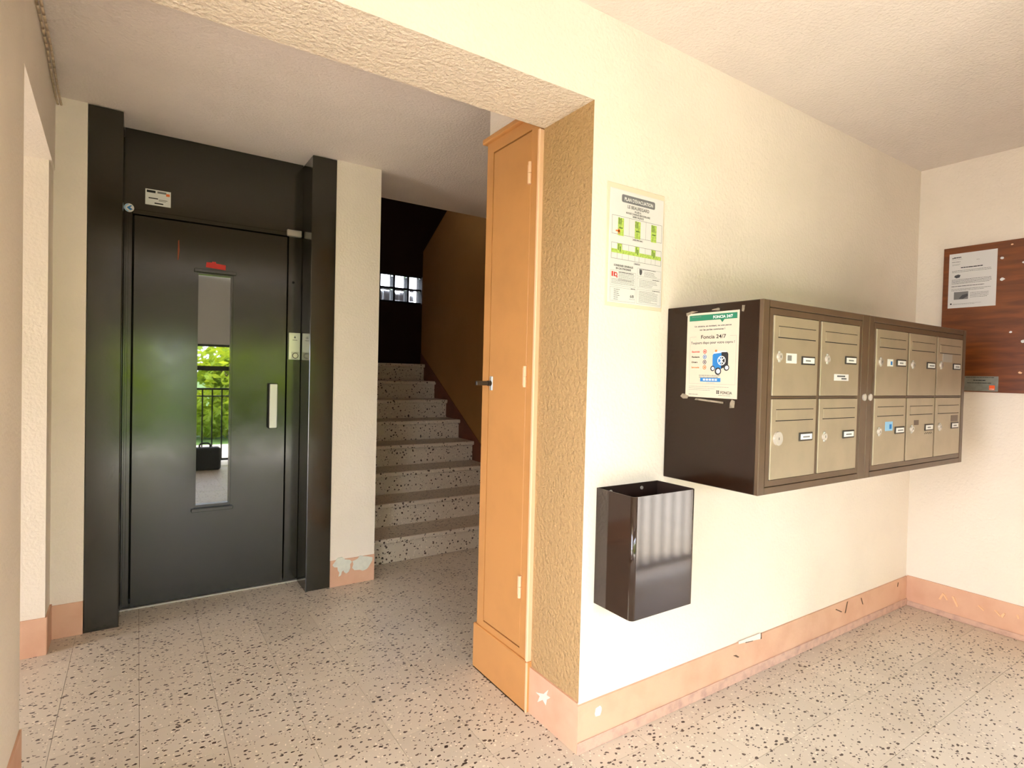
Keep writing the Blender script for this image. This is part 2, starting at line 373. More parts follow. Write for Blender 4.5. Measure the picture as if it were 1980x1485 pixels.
b_pier = base('baseboard_pier', 'peeling peach baseboard at the foot of the wall pier', [(PIER0, PIER1, YE-.006, YE, 0, .152)], None)
def patch(parent, pts, axis, a, b, m='bare', name='paint_patch'):
    return MB().prism(pts, axis, a, b).build(name, m, parent)
patch(b_pier, [(0.938,.127),(.956,.15),(.97,.164),(.995,.165),(1.01,.150),(1.039,.143),(1.051,.13),(1.04,.117),(1.042,.095),(1.033,.075),(1.019,.066),(1.004,.078),(1.004,.087),(.993,.082),(.988,.061),(.974,.056),(.979,.077),(.969,.093),(.967,.111),(.949,.114)], 'y', YE-.0075, YE)
patch(b_pier, [(1.054,.133),(1.08,.14),(1.098,.156),(1.14,.147),(1.155,.143),(1.175,.136),(1.173,.118),(1.16,.097),(1.149,.08),(1.138,.071),(1.115,.066),(1.1,.074),(1.066,.078),(1.053,.093),(1.06,.114)], 'y', YE-.0075, YE)
patch(b_mid, [(1.628,.097),(1.604,.094),(1.617,.066),(1.586,.09),(1.568,.08),(1.564,.101),(1.543,.119),(1.565,.117),(1.557,.139),(1.582,.113)], 'x', XA-.0095, XA-.008)
patch(b_mid, [(1.305+.017*math.cos(t)*k, .119+.017*math.sin(t)*k) for t, k in [(2*math.pi*i/11, .8+.35*((i*7) % 5)/5) for i in range(11)]], 'y', YA-.0095, YA-.008, 'white')
patch(b_mid, [(2.075,.168),(2.075,.158),(2.12,.154),(2.171,.149),(2.226,.143),(2.229,.168)], 'y', YA-.0095, YA-.007, 'plaster')
for pts in ([(2.228,.142),(2.233,.143),(2.231,.168),(2.226,.168)], [(2.12,.152),(2.171,.147),(2.172,.149),(2.12,.155)], [(2.938,.1),(2.944,.103),(2.962,.154),(2.955,.15)], [(2.848,.136),(2.852,.139),(2.908,.115),(2.9,.113)], [(3.097,.143),(3.101,.144),(3.121,.106),(3.115,.108)], [(2.041,.118),(2.06,.116),(2.08,.104),(2.07,.103)], [(3.505,.125),(3.509,.125),(3.516,.147),(3.511,.147)]):
    patch(b_mid, pts, 'y', YA-.0105, YA-.008, 'crack', 'paint_crack')
for pts in ([(1.241,.089),(1.232,.087),(1.218,.122),(1.224,.127)], [(1.222,.12),(1.215,.121),(1.2,.096),(1.206,.094)], [(1.184,.123),(1.174,.124),(1.154,.078),(1.16,.074)], [(1.071,.113),(1.066,.115),(1.044,.097),(1.048,.094)], [(1.004,.113),(.998,.115),(.976,.094),(.981,.09)], [(.981,.094),(.969,.087),(.96,.111),(.966,.113)], [(.917,.121),(.911,.122),(.907,.106),(.912,.104)]):
    patch(b_right, pts, 'x', XR-.014, XR-.008, 'flake', 'paint_flake')

# ------------------------------------------------------------------ staircase
RISE, GOING, NOSE0 = .165, .258, 3.44
st = tag(empty('staircase', (1.8, 3.45, 0)), 'terrazzo staircase climbing between the pier and the ochre wall', 'staircase')
def rel(mb, o):   # world-space mesh under a translated empty
    bmesh.ops.translate(mb.bm, verts=mb.bm.verts, vec=-Vector(o.location)); return mb
for k in range(1, 9):
    y = NOSE0+GOING*(k-1); z = RISE*k
    s = rel(MB().box(PIER1+.001, XS-.001, y+.028, y+.028+GOING+(0 if k < 8 else -.2), z-RISE, z-.034), st).build('step', 'terrazzo', st)
    if k < 8: rel(MB().box(PIER1+.001, XS-.001, y, y+GOING+.05, z-.034, z, bev=.008, seg=2), st).build('tread', 'terrazzo', s)
    else: rel(MB().box(PIER1+.001, XS-.001, y, y+.03, z-.034, z, bev=.008, seg=2), st).build('tread', 'terrazzo', s)
sk = [(3.466, .0), (3.7, .0)]
def nz(y): return RISE*(1+(y-NOSE0)/GOING)
tr = MB().prism([(3.2, 0), (3.47, 0), (5.3, nz(5.3)-.17), (5.36, 1.3), (5.36, nz(5.34)+.055), (3.36, nz(3.36)+.055), (3.3, .15), (3.2, .15)], 'x', XS-.006, XS)
tag(tr.build('trim_1', 'skirting'), 'brown painted skirting stepping up along the stair wall', 'skirting', kind='structure')

# glass block window on the landing
w = tag(empty('window_1', (2.665, 6.85, 2.105)), 'small window of glass blocks above the stair landing', 'window', kind='structure')
bw, gp = .176, .024
fr = MB()
for i in range(5): fr.box(2.287+i*.189-.001, 2.287+i*.189+gp-.012+.012, 6.78, 6.92, 2.105, 2.46)
for j in range(3):
    zz = 2.105+j*.171
    fr.box(2.287, 3.056, 6.782, 6.918, zz, zz+gp)
rel(fr, w).build('mortar_frame', 'gap', w)
for i in range(4):
    for j in range(2):
        rel(MB().box(2.287+gp+i*.189, 2.287+(i+1)*.189, 6.79, 6.87, 2.105+gp+j*.171, 2.105+(j+1)*.171, bev=.01), w).build('glass_block', 'glass_block', w)

# ------------------------------------------------------------------ lift landing door
d1 = tag(empty('door_1', (.36, YD, 0)), 'dark olive painted lift door with a tall narrow glass panel', 'lift door', kind='structure')
def dpart(name, m, mb, parent=None):
    return rel(mb, d1).build(name, m, parent or d1)
for a, b in ((-.201, -.066), (.791, .926)):
    dpart('post', 'lift_paint', MB().box(a+.001, b-.001, YE-.003, 3.52, 0, ZC-.004, bev=.003))
dpart('transom_panel', 'lift_paint', MB().box(-.066, .791, YD, YD+.05, 2.03, ZC-.002))
dpart('frame', 'lift_paint', MB().box(-.066, -.030, YD-.004, YD+.06, .012, 2.03, bev=.002).box(.716, .791, YD-.004, YD+.06, .012, 2.03, bev=.002).box(-.030, .716, YD-.004, YD+.06, 2.008, 2.03, bev=.002))
dpart('frame_bead', 'lift_paint', MB().box(-.058, -.046, YD-.008, YD-.003, .02, 2.0, bev=.001))
dpart('threshold', 'alu_dull', MB().box(-.066, .791, YD-.012, YD+.06, -.003, .007))
# leaf with the glass opening
gx0, gx1, gz0, gz1 = .255, .432, .482, 1.752
leaf = dpart('door_leaf', 'lift_paint', MB().box(-.022, gx0, YD-.002, YD+.045, .012, 2.0).box(gx1, .709, YD-.002, YD+.045, .012, 2.0).box(gx0, gx1, YD-.002, YD+.045, .012, gz0).box(gx0, gx1, YD-.002, YD+.045, gz1, 2.0))
dpart('glass_bead', 'lift_paint', MB().box(gx0, gx0+.009, YD+.004, YD+.03, gz0, gz1).box(gx1-.009, gx1, YD+.004, YD+.03, gz0, gz1).box(gx0+.009, gx1-.009, YD+.004, YD+.03, gz0, gz0+.018).box(gx0+.009, gx1-.009, YD+.004, YD+.03, gz1-.012, gz1), leaf)
dpart('vision_glass', 'vision_glass', MB().box(gx0+.009, gx1-.009, YD+.026, YD+.031, gz0+.018, gz1-.012), leaf)
dpart('glass_cap', 'lift_paint', MB().box(gx0-.012, gx1+.012, YD-.014, YD-.002, gz1-.004, gz1+.014, bev=.002), leaf)
dpart('glass_sill', 'lift_paint', MB().box(gx0-.012, gx1+.012, YD-.018, YD-.002, gz0-.016, gz0+.002, bev=.002), leaf)
o = dpart('red_sticker', 'red', MB().prism([(.297,1.778),(.300,1.805),(.326,1.806),(.328,1.811),(.344,1.811),(.346,1.803),(.393,1.799),(.392,1.772)], 'y', YD-.0032, YD-.002), leaf); o['label'] = 'torn red sticker above the glass'
dpart('paint_scratch', 'rust', MB().prism([(.166,1.80),(.168,1.9),(.173,1.905),(.175,1.85),(.171,1.8)], 'y', YD-.0028, YD-.002), leaf)
h = dpart('pull_handle', 'lift_dark', MB().box(.616, .664, YD-.032, YD-.002, .905, 1.160, bev=.003), leaf)
dpart('handle_face', 'white_handle', MB().box(.620, .661, YD-.042, YD-.032, .908, 1.157, bev=.004, seg=2), h)
cp = dpart('call_plate', 'alu', MB().box(.724, .787, YD-.010, YD-.004, 1.298, 1.454, bev=.0015)); cp['label'] = 'brushed metal call button plate'
dpart('button_square', 'alu_dull', MB().box(.739, .780, YD-.0125, YD-.010, 1.302, 1.343, bev=.001), cp)
dpart('call_button', 'chrome', MB().cyl((.760, YD-.0125, 1.322), (.760, YD-.016, 1.322), .013, 20), cp)
dpart('button_ring', 'plate_black', MB().cyl((.760, YD-.0125, 1.322), (.760, YD-.0135, 1.322), .017, 20), cp)
dpart('plate_symbol', 'ink_grey', MB().prism([(.751,1.423),(.757,1.438),(.763,1.423)], 'y', YD-.0107, YD-.010).box(.744, .770, YD-.0107, YD-.010, 1.410, 1.413), cp)
dpart('closer_bracket', 'alu', MB().box(.703, .785, YD-.02, YD-.004, 2.006, 2.044, bev=.004))
dpart('lock_hole', 'gap', MB().cyl((.744, YD-.0048, 1.744), (.744, YD-.003, 1.744), .007, 14))
sk_ = dpart('inspection_sticker', 'white', MB().box(.022, .133, YD-.0015, YD, 2.064, 2.143)); sk_['label'] = 'small white inspection sticker'
dpart('sticker_logo', 'ink', MB().box(.028, .066, YD-.0022, YD-.0015, 2.126, 2.138).box(.036, .077, YD-.0022, YD-.0015, 2.096, 2.101).box(.062, .1, YD-.0022, YD-.0015, 2.072, 2.078), sk_)
dpart('sticker_lines', 'ink_light', MB().box(.074, .113, YD-.0021, YD-.0015, 2.127, 2.137).box(.08, .118, YD-.0021, YD-.0015, 2.093, 2.096).box(.08, .112, YD-.0021, YD-.0015, 2.088, 2.090), sk_)
dpart('sticker_mark', 'orange_ink', MB().box(.112, .128, YD-.0022, YD-.0015, 2.118, 2.131), sk_)
bd = dpart('round_badge', 'white', MB().cyl((-.045, YD-.006, 2.032), (-.045, YD-.004, 2.032), .021, 24)); bd['label'] = 'round white badge with a blue arrow'
dpart('badge_arrow', 'blue_ink', MB().prism([(-.055,2.032),(-.04,2.044),(-.032,2.044),(-.042,2.034),(-.030,2.026),(-.040,2.020)], 'y', YD-.0068, YD-.006), bd)
dpart('badge_ring', 'pale_blue', MB().prism([(-.045+.02*math.cos(t), 2.032+.02*math.sin(t)) for t in [math.pi*.55+math.pi*.9*i/9 for i in range(10)]]+[(-.045+.015*math.cos(t), 2.032+.015*math.sin(t)) for t in [math.pi*1.45-math.pi*.9*i/9 for i in range(10)]], 'y', YD-.0066, YD-.006), bd)

# ------------------------------------------------------------------ built-in cupboard
cb = tag(empty('cupboard', (1.22, 1.87, 0)), 'tall narrow orange-brown built-in cupboard beside the passage', 'cupboard')
def cpart(name, m, mb, parent=None): return rel(mb, cb).build(name, m, parent or cb)
XC = 1.213
cpart('plinth', 'cupboard', MB().box(1.203, 1.262, 1.672, 2.072, 0, .186, bev=.003))
cpart('frame', 'cupboard', MB().box(XC, 1.262, 2.010, 2.058, .186, 2.205).box(XC, 1.262, 1.690, 1.738, .186, 2.205).box(XC, 1.262, 1.738, 2.010, .186, .212).box(XC, 1.262, 1.738, 2.010, 2.158, 2.205))
cpart('edge_strip', 'cupboard_edge', MB().box(1.204, 1.262, 1.6755, 1.690, .186, ZL-.001, bev=.003).box(1.201, 1.206, 1.6716, 1.679, 0, .186))
cpart('cornice', 'cupboard', MB().box(1.196, 1.262, 1.6755, 2.078, 2.203, 2.226, bev=.006, seg=2))
dr = cpart('door', 'cupboard', MB().box(XC+.001, XC+.022, 1.7405, 2.0065, .2155, 2.1535, bev=.002))
cpart('door_gap', 'gap', MB().box(XC+.012, XC+.03, 1.7375, 2.0105, .2115, 2.1585))
for z0, z1 in ((1.955, 2.037), (1.199, 1.278), (.405, .488)):
    hg = cpart('hinge', 'cupboard_edge', MB().cyl((XC-.006, 1.738, z0), (XC-.006, 1.738, (z0+z1)/2-.0008), .007, 12).cyl((XC-.006, 1.738, (z0+z1)/2+.0008), (XC-.006, 1.738, z1), .007, 12), dr)
    cpart('hinge_leaf', 'cupboard_edge', MB().box(XC-.003, XC+.002, 1.742, 1.757, z0+.006, z1-.006), hg)
lk = cpart('lock_plate', 'chrome', MB().box(XC-.005, XC+.002, 1.974, 1.994, 1.178, 1.236, bev=.002), dr)
cpart('square_key', 'plate_black', MB().cyl((XC-.005, 1.984, 1.207), (XC-.02, 1.984, 1.207), .011, 14).box(XC-.075, XC-.02, 1.977, 1.991, 1.198, 1.216, bev=.003), lk)

# ------------------------------------------------------------------ mailboxes
YM = 1.027
def mailbox_block(name, label, x0, x1, fx0, fx1, cols, specs, lockx):
    e = tag(empty(name, ((x0+x1)/2, 1.2, .889)), label, 'mailbox', 'wall mailbox blocks')
    P = lambda n, m, mb, par=None: rel(mb, e).build(n, m, par or e)
    z0, z1 = .889, 1.498
    P('casing', 'brown_side', MB().box(x0, x1, YM+.012, YA, z0, z1, bev=.002))
    t = .012
    P('casing_rim', 'brown_trim', MB().box(x0, fx0, YM, YM+.014, z0, z1, bev=.0015).box(fx1, x1, YM, YM+.014, z0, z1, bev=.0015).box(fx0, fx1, YM, YM+.014, z0, .911, bev=.0015).box(fx0, fx1, YM, YM+.014, 1.476, z1, bev=.0015))
    P('rim_gap', 'gap', MB().box(fx0, fx1, YM+.008, YM+.012, .911, 1.476))
    rows = ((1.199, 1.452), (.934, 1.189))
    fm = MB(); g = .0025
    xs = [fx0+g]+[v for c in cols for v in c]+[fx1-g]
    for i in range(0, len(xs), 2): fm.box(xs[i]+(.002 if i else 0), xs[i+1]-(.002 if i+2 < len(xs) else 0), YM+.001, YM+.012, .911+g, 1.476-g)
    for c in cols:
        for a, b in ((.911+g, .932), (1.191, 1.197), (1.454, 1.476-g)): fm.box(c[0]-.002, c[1]+.002, YM+.001, YM+.012, a, b)
    P('door_frame', 'brown_trim', fm)
    P('master_lock', 'chrome', MB().cyl((lockx, YM, 1.193), (lockx, YM-.004, 1.193), .013, 20))
    for ri, (a, b) in enumerate(rows):
        for ci, c in enumerate(cols):
            sp = specs[ri][ci]; w, hh = c[1]-c[0], b-a
            U = lambda u: c[0]+u*w
            V = lambda v: b-v*hh
            D = P('mailbox_door', 'mail_tan', MB().box(c[0], c[1], YM-.003, YM+.009, a, b, bev=.0015))
            fl = P('letter_flap', 'mail_tan', MB().box(U(.1), U(.92), YM-.0045, YM-.003, V(.265), V(.135), bev=.0005), D)
            P('slot_gap', 'gap', MB().box(U(.085), U(.93), YM-.0034, YM-.002, V(.276), V(.265)).box(U(.09), U(.93), YM-.0034, YM-.002, V(.135), V(.127)), fl)
            lu, lv, lr = sp.get('lock', (.11, .51, .012))
            l = P('lock', 'chrome', MB().cyl((U(lu), YM-.003, V(lv)), (U(lu), YM-.010, V(lv)), lr, 18), D)
            if lr < .016: P('lock_catch', 'alu_dull', MB().box(U(lu)-.006, U(lu)+.006, YM-.0075, YM-.003, V(lv)-.018, V(lv)+.018, bev=.002), l)
            P('keyhole', 'gap', MB().box(U(lu)-.0012, U(lu)+.0012, YM-.0104, YM-.0098, V(lv)-.004, V(lv)+.004), l)
            pu, pv = sp.get('plate', (.76, .54))
            n = P('name_plate', 'plate_black', MB().box(U(pu)-.04, U(pu)+.04, YM-.0065, YM-.003, V(pv)-.014, V(pv)+.014, bev=.0012), D)
            P('name_card', 'white', MB().box(U(pu)-.034, U(pu)+.034, YM-.0072, YM-.0065, V(pv)-.009, V(pv)+.009), n)
            P('name_ink', 'ink_light', MB().box(U(pu)-.02, U(pu)+.018+random.uniform(-.008, .008), YM-.0076, YM-.0072, V(pv)-.003, V(pv)+.002), n)
            for (nm, m, u0, u1, v0, v1) in sp.get('st', []):
                s_ = P(nm, m, MB().box(U(u0), U(u1), YM-.0036, YM-.003, V(v1), V(v0)), D)
                if nm == 'sticker':
                    P('sticker_print', 'blue_ink', MB().box(U(u0+.55*(u1-u0)), U(u0+.85*(u1-u0)), YM-.004, YM-.0036, V(v0+.8*(v1-v0)), V(v0+.3*(v1-v0))), s_)
                if nm == 'foil_sticker':
                    P('sticker_print', 'ink_light', MB().box(U(u0+.1*(u1-u0)), U(u0+.5*(u1-u0)), YM-.004, YM-.0036, V(v0+.75*(v1-v0)), V(v0+.2*(v1-v0))), s_)
                if nm == 'name_label':
                    P('label_ink', 'ink_grey', MB().box(U(u0+.2*(u1-u0)), U(u0+.75*(u1-u0)), YM-.004, YM-.0036, V(v0+.42*(v1-v0)), V(v0+.2*(v1-v0))).box(U(u0+.5*(u1-u0)), U(u0+.85*(u1-u0)), YM-.004, YM-.0036, V(v0+.8*(v1-v0)), V(v0+.58*(v1-v0))), s_)
            if sp.get('scribble'):
                mb = MB(); px_ = None
                pts = [(pu-.15+.025*i, pv+.10+.018*math.sin(i*2.3)) for i in range(13)]
                for (u0, v0), (u1, v1) in zip(pts, pts[1:]):
                    mb.prism([(U(u0), V(v0)), (U(u1), V(v1)), (U(u1), V(v1)+.002), (U(u0), V(v0)+.002)], 'y', YM-.0034, YM-.003)
                P('handwriting', 'ink', mb, D)
    return e
mailbox_block('mailbox_block', 'brown block of four tan mailboxes with the poster on its side', 1.599, 2.2695, 1.632, 2.219, [(1.655, 1.914), (1.934, 2.194)],
    [[dict(st=[('foil_sticker', 'paper', .27, .5, .46, .585)]), dict(lock=(.14, .5, .012), plate=(.76, .5), st=[('name_label', 'paper', .34, .72, .70, .79)])],
     [dict(lock=(.13, .49, .022), plate=(.76, .49)), dict(lock=(.13, .51, .012), plate=(.76, .50))]], 2.247)
mailbox_block('mailbox_block', 'brown block of six tan mailboxes nearest the notice board', 2.2705, 3.192, 2.307, 3.160, [(2.326, 2.588), (2.603, 2.862), (2.876, 3.145)],
    [[dict(lock=(.12, .49, .012), plate=(.78, .49), st=[('sticker', 'white', .34, .52, .44, .55)]), dict(lock=(.12, .5, .012), plate=(.79, .5)), dict(lock=(.13, .48, .012), plate=(.76, .49), st=[('clear_label', 'alu_dull', .2, .58, .28, .42)])],
     [dict(lock=(.14, .5, .012), plate=(.8, .5), st=[('sticker', 'pale_blue', .34, .58, .36, .5)]), dict(lock=(.16, .5, .012), plate=(.8, .49), scribble=1, st=[('glue_mark', 'brown_trim', .25, .42, .36, .44)]), dict(lock=(.16, .5, .012), plate=(.77, .49), st=[('glue_mark', 'brown_trim', .62, .9, .31, .42)])]], 2.292)

# ------------------------------------------------------------------ poster on the mailbox side
def lines(x0, x1, y, n, dy, t, z, m, parent, name='small_print', ragged=.2):
    mb = MB()
    for i in range(n):
        x = x0; e_ = x1-(x1-x0)*random.uniform(0, ragged)*(1 if i == n-1 or ragged > .3 else .3)
        while x < e_:
            wd = min(e_-x, random.uniform(.003, .011)*(2 if t > .002 else 1)); mb.rect(x, x+wd, y-i*dy-t/2, y-i*dy+t/2, z); x += wd+.0012
    return mb.build(name, m, parent)
pw, ph = .2045, .2865
ps = tag(empty('poster', (1.5985, 1.3135, 1.1845), FACE_X), 'printed service poster with a green header taped to the brown mailbox side', 'poster')
MB().box(0, pw, 0, ph, 0, .0006).build('sheet', 'paper_warm', ps)
Zp = .0009
MB().flat([(.009,.260),(.1335,.260),(.1415,.250),(.1495,.260),(.197,.260),(.197,.2795),(.009,.2795)], Zp).build('header_band', 'green_ink', ps)
text('heading', 'FONCIA 24/7', .105, .2648, .0128, 'white', ps, Zp+.0003, width=.075, bold=.0003)
lines(.02, .058, .274, 1, .004, .0015, Zp+.0003, 'ink_light', ps)
text('intro_text', 'Un sinistre, un incident, ou une panne', .031, .2385, .0075, 'ink_grey', ps, Zp, width=.145)
text('intro_text', 'sur les parties communes ?', .053, .2265, .0075, 'ink_grey', ps, Zp, width=.1)
text('title', 'Foncia 24/7', .058, .1985, .0175, 'ink', ps, Zp, width=.098)
text('subtitle', 'Toujours dispo pour votre copro !', .018, .181, .0118, 'ink_grey', ps, Zp, width=.172)
fb = MB(); fb.rect(.014,.04,.205,.2056,Zp); fb.rect(.172,.196,.205,.2056,Zp); fb.rect(.014,.0146,.046,.205,Zp); fb.rect(.1954,.196,.046,.205,Zp); fb.rect(.014,.196,.0455,.0461,Zp)
fb.build('frame_line', 'ink_light', ps)
for i, (wd, mt) in enumerate((('Electricité', 'red_ink'), ('Plomberie', 'blue_ink'), ('Divers', 'navy'), ('Serrurerie', 'orange_ink'))):
    yy = .155-i*.0178
    text('service_name', wd, .0225, yy-.003, .0082, mt if i not in (1, 2) else 'ink', ps, Zp, width=.032 if i != 2 else .024)
    ic = MB().ring(.0765, yy, .0072, .0052, Zp).build('icon_ring', mt, ps)
    MB().flat([(.0765+.0042*math.cos(2*math.pi*k/6+i)*(1 if k % 2 else .6), yy+.0042*math.sin(2*math.pi*k/6+i)*(1 if k % 2 else .6)) for k in range(6)], Zp).build('icon_mark', mt, ic)
MB().flat([(.108,.105),(.116,.098),(.129,.091),(.142,.097),(.142,.15),(.112,.147),(.108,.143)], Zp).build('vehicle_side', 'blue_ink', ps)
MB().flat([(.142,.097),(.165,.106),(.168,.112),(.168,.146),(.164,.152),(.142,.152)], Zp).build('vehicle_end', 'black_ink', ps)
MB().flat([(.108,.143),(.112,.147),(.142,.15),(.142,.152),(.164,.152),(.158,.156),(.13,.156),(.113,.152)], Zp+.0001).build('vehicle_roof', 'paper', ps)
MB().rect(.117,.125,.153,.16,Zp+.0002).build('vehicle_beacon', 'orange_ink', ps)
MB().ring(.143,.124,.0155,.0128,Zp+.0003).rect(.1418,.1442,.113,.135,Zp+.0003).flat([(.133,.116),(.135,.114),(.153,.132),(.151,.134)],Zp+.0003).flat([(.133,.132),(.135,.134),(.153,.116),(.151,.114)],Zp+.0003).build('vehicle_emblem', 'white', ps)
for cx, cy, r in ((.1305,.089,.0125), (.1625,.101,.0105), (.1095,.098,.009)):
    wv = MB().disc(cx, cy, r, Zp+.0004).build('vehicle_wheel', 'black_ink', ps); MB().disc(cx+.001, cy, r*.62, Zp+.0006).build('wheel_hub', 'paper', wv)
lines(.055, .142, .0745, 2, .006, .0018, Zp, 'ink_grey', ps)
MB().rect(.0605, .141, .0535, .0665, Zp).build('number_button', 'blue_ink', ps)
mb = MB()
for k in range(5): mb.rect(.0725+k*.0116, .0725+k*.0116+.0085, .0572, .0632, Zp+.0003)
mb.build('number_blocks', 'white', ps)
lines(.085, .12, .0495, 1, .005, .001, Zp, 'ink_light', ps)
lines(.014, .196, .0365, 3, .006, .0012, Zp, 'ink_light', ps, ragged=.6)
lines(.014, .055, .009, 1, .006, .0018, Zp, 'ink_grey', ps)
mb = MB()
for a, b in ((0,0),(1,0),(0,1),(1,1)): mb.rect(.1265+a*.006, .1313+a*.006, .0145+b*.006, .0193+b*.006, Zp)
mb.build('logo_squares', 'ink', ps)
text('logo_name', 'FONCIA', .142, .0145, .0125, 'ink', ps, Zp, width=.043)
lines(.135, .186, .0095, 1, .004, .0012, Zp, 'ink_grey', ps)
for nm, pts in (('tape', [(-.004,.279),(.02,.288),(.045,.2925),(.02,.2955),(-.006,.29)]), ('tape', [(.1,.2925),(.13,.2895),(.131,.2965),(.125,.299),(.1,.295)]), ('tape', [(-.022,.0),(-.01,-.008),(.01,-.007),(.015,.002),(0,.008),(-.012,.010)]), ('tape', [(.04,-.010),(.09,-.013),(.155,-.017),(.155,-.011),(.09,-.007),(.045,-.004)]), ('tape', [(.178,-.03),(.196,-.028),(.198,-.006),(.186,-.002),(.18,-.012)]), ('tape', [(.212,.281),(.22,.279),(.224,.299),(.213,.3)])):
    MB().flat(pts, .0012).build(nm, 'tape', ps)

# ------------------------------------------------------------------ evacuation plan
ev = tag(empty('evacuation_plan', (1.299, YA-.0004, 1.496), FACE_Y), 'framed white and green evacuation plan on the cream wall beside the mailboxes', 'sign')
W_, H_ = .257, .38
MB().box(-.012, W_+.006, -.012, H_+.018, 0, .0025, bev=.001).build('backing_plate', 'pmma', ev)
MB().box(0, W_, 0, H_, .0025, .0045, bev=.0006).build('sheet', 'plan_white', ev)
z = .0049
def rr(x0, x1, y0, y1, r, z):
    pts = []
    for cx, cy, a in ((x1-r, y0+r, -90), (x1-r, y1-r, 0), (x0+r, y1-r, 90), (x0+r, y0+r, 180)):
        for k in range(5): t = R(a+k*22.5); pts.append((cx+r*math.cos(t), cy+r*math.sin(t)))
    return MB().flat(pts, z)
rr(.052, .212, .340, .366, .006, z).build('banner', 'banner_grey', ev)
text('heading', "PLAN D'EVACUATION", .064, .3465, .0165, 'white', ev, z+.0003, width=.137, bold=.0003)
text('building_name', 'LE BEAUREGARD', .079, .3235, .0155, 'ink_grey', ev, z, width=.104)
text('address', 'ALLEE A', .113, .3135, .0085, 'ink_grey', ev, z, width=.032)
text('address', '46 RUE CHARLES BEAUDELAIRE', .073, .3045, .0085, 'ink_grey', ev, z, width=.116)
text('address', '26000 VALENCE', .104, .2955, .0085, 'ink_grey', ev, z, width=.054)
pf = MB().frame(.010, .250, .229, .291, .0009, z).rect(.0895, .0901, .229, .291, z).rect(.1695, .1701, .229, .291, z)
pf.build('ground_floor_plan', 'ink_grey', ev)
for x in (.0372, .1165, .196):
    gsh = MB().rect(x, x+.027, .226, .2855, z+.0002).build('exit_route', 'lime', ev)
    MB().rect(x+.003, x+.0055, .262, .286, z+.0004).rect(x+.008, x+.0105, .262, .282, z+.0004).rect(x+.013, x+.0155, .262, .284, z+.0004).rect(x+.005, x+.022, .250, .2535, z+.0004).rect(x+.009, x+.0105, .231, .244, z+.0004).build('route_marks', 'dark_green_ink', gsh)
MB().flat([(.026,.2385),(.041,.2365),(.05,.241),(.042,.2435),(.028,.2425)], z+.0006).rect(.039,.045,.231,.247,z+.0006).build('you_are_here', 'orange_ink', ev)
MB().frame(.106, .157, .2175, .2245, .0006, z).build('caption_frame', 'ink_light', ev); lines(.109, .154, .221, 1, .003, .0026, z, 'ink_grey', ev, ragged=0)
pf = MB().frame(.010, .250, .147, .2, .0009, z)
for x in (.0365, .06, .0895, .12, .14, .1695, .2, .221): pf.rect(x, x+.0007, .147, .2, z)
pf.build('upper_floor_plan', 'ink_grey', ev)
MB().rect(.0105, .2495, .1665, .1795, z+.0002).rect(.037, .058, .1795, .199, z+.0002).rect(.12, .14, .1795, .199, z+.0002).rect(.2, .2205, .1795, .199, z+.0002).build('corridor_route', 'lime', ev)
MB().rect(.041, .044, .177, .197, z+.0004).rect(.048, .052, .172, .19, z+.0004).rect(.124, .127, .177, .197, z+.0004).rect(.131, .135, .172, .19, z+.0004).rect(.204, .207, .177, .197, z+.0004).rect(.211, .215, .172, .19, z+.0004).build('route_marks', 'dark_green_ink', ev)
MB().frame(.116, .147, .1365, .1435, .0006, z).build('caption_frame', 'ink_light', ev); lines(.119, .144, .14, 1, .003, .0026, z, 'ink_grey', ev, ragged=0)
text('rules_heading', 'CONSIGNES GENERALES', .023, .1225, .0088, 'ink', ev, z, width=.09)
text('rules_heading', "EN CAS D'INCENDIE", .033, .1125, .0088, 'ink', ev, z, width=.07)
bx = MB()
for f in ((.009,.127,.058,.108),(.009,.127,.006,.052),(.134,.252,.100,.128),(.134,.252,.062,.094),(.134,.252,.006,.056)): bx.frame(*f, .0006, z)
bx.build('text_boxes', 'ink_light', ev)
MB().rect(.014,.021,.087,.1035,z+.0002).rect(.024,.0275,.087,.103,z+.0002).ring(.033,.0945,.0075,.004,z+.0002).rect(.036,.041,.084,.089,z+.0002).build('alarm_pictogram', 'red_ink', ev)
MB().flat([(.144,.124),(.157,.123),(.157,.113),(.153,.105),(.147,.105),(.144,.112)], z+.0002).build('door_pictogram', 'ink_grey', ev)
lines(.046, .122, .1035, 1, .004, .0022, z, 'ink', ev); lines(.046, .122, .098, 5, .0052, .0014, z, 'ink_light', ev)
lines(.014, .122, .079, 4, .0048, .0013, z, 'ink_light', ev)
lines(.144, .23, .1255, 1, .004, .0018, z, 'ink', ev); lines(.168, .245, .118, 4, .0046, .0013, z, 'ink_light', ev, ragged=.4)
lines(.144, .245, .088, 5, .0052, .0013, z, 'ink_light', ev, ragged=.4); lines(.21, .25, .094, 1, .004, .002, z, 'ink', ev)
lines(.144, .245, .049, 9, .0046, .0012, z, 'ink_light', ev, ragged=.4); lines(.21, .25, .056, 1, .004, .002, z, 'ink', ev)
lines(.026, .058, .045, 6, .0066, .0016, z, 'ink_grey', ev, ragged=.5); lines(.105, .127, .053, 1, .004, .002, z, 'ink', ev)
text('sheet_number', '6/8', .102, .0225, .0135, 'ink', ev, z, width=.017); MB().rect(.098,.1245,.017,.0178,z).build('number_rule', 'ink_grey', ev)

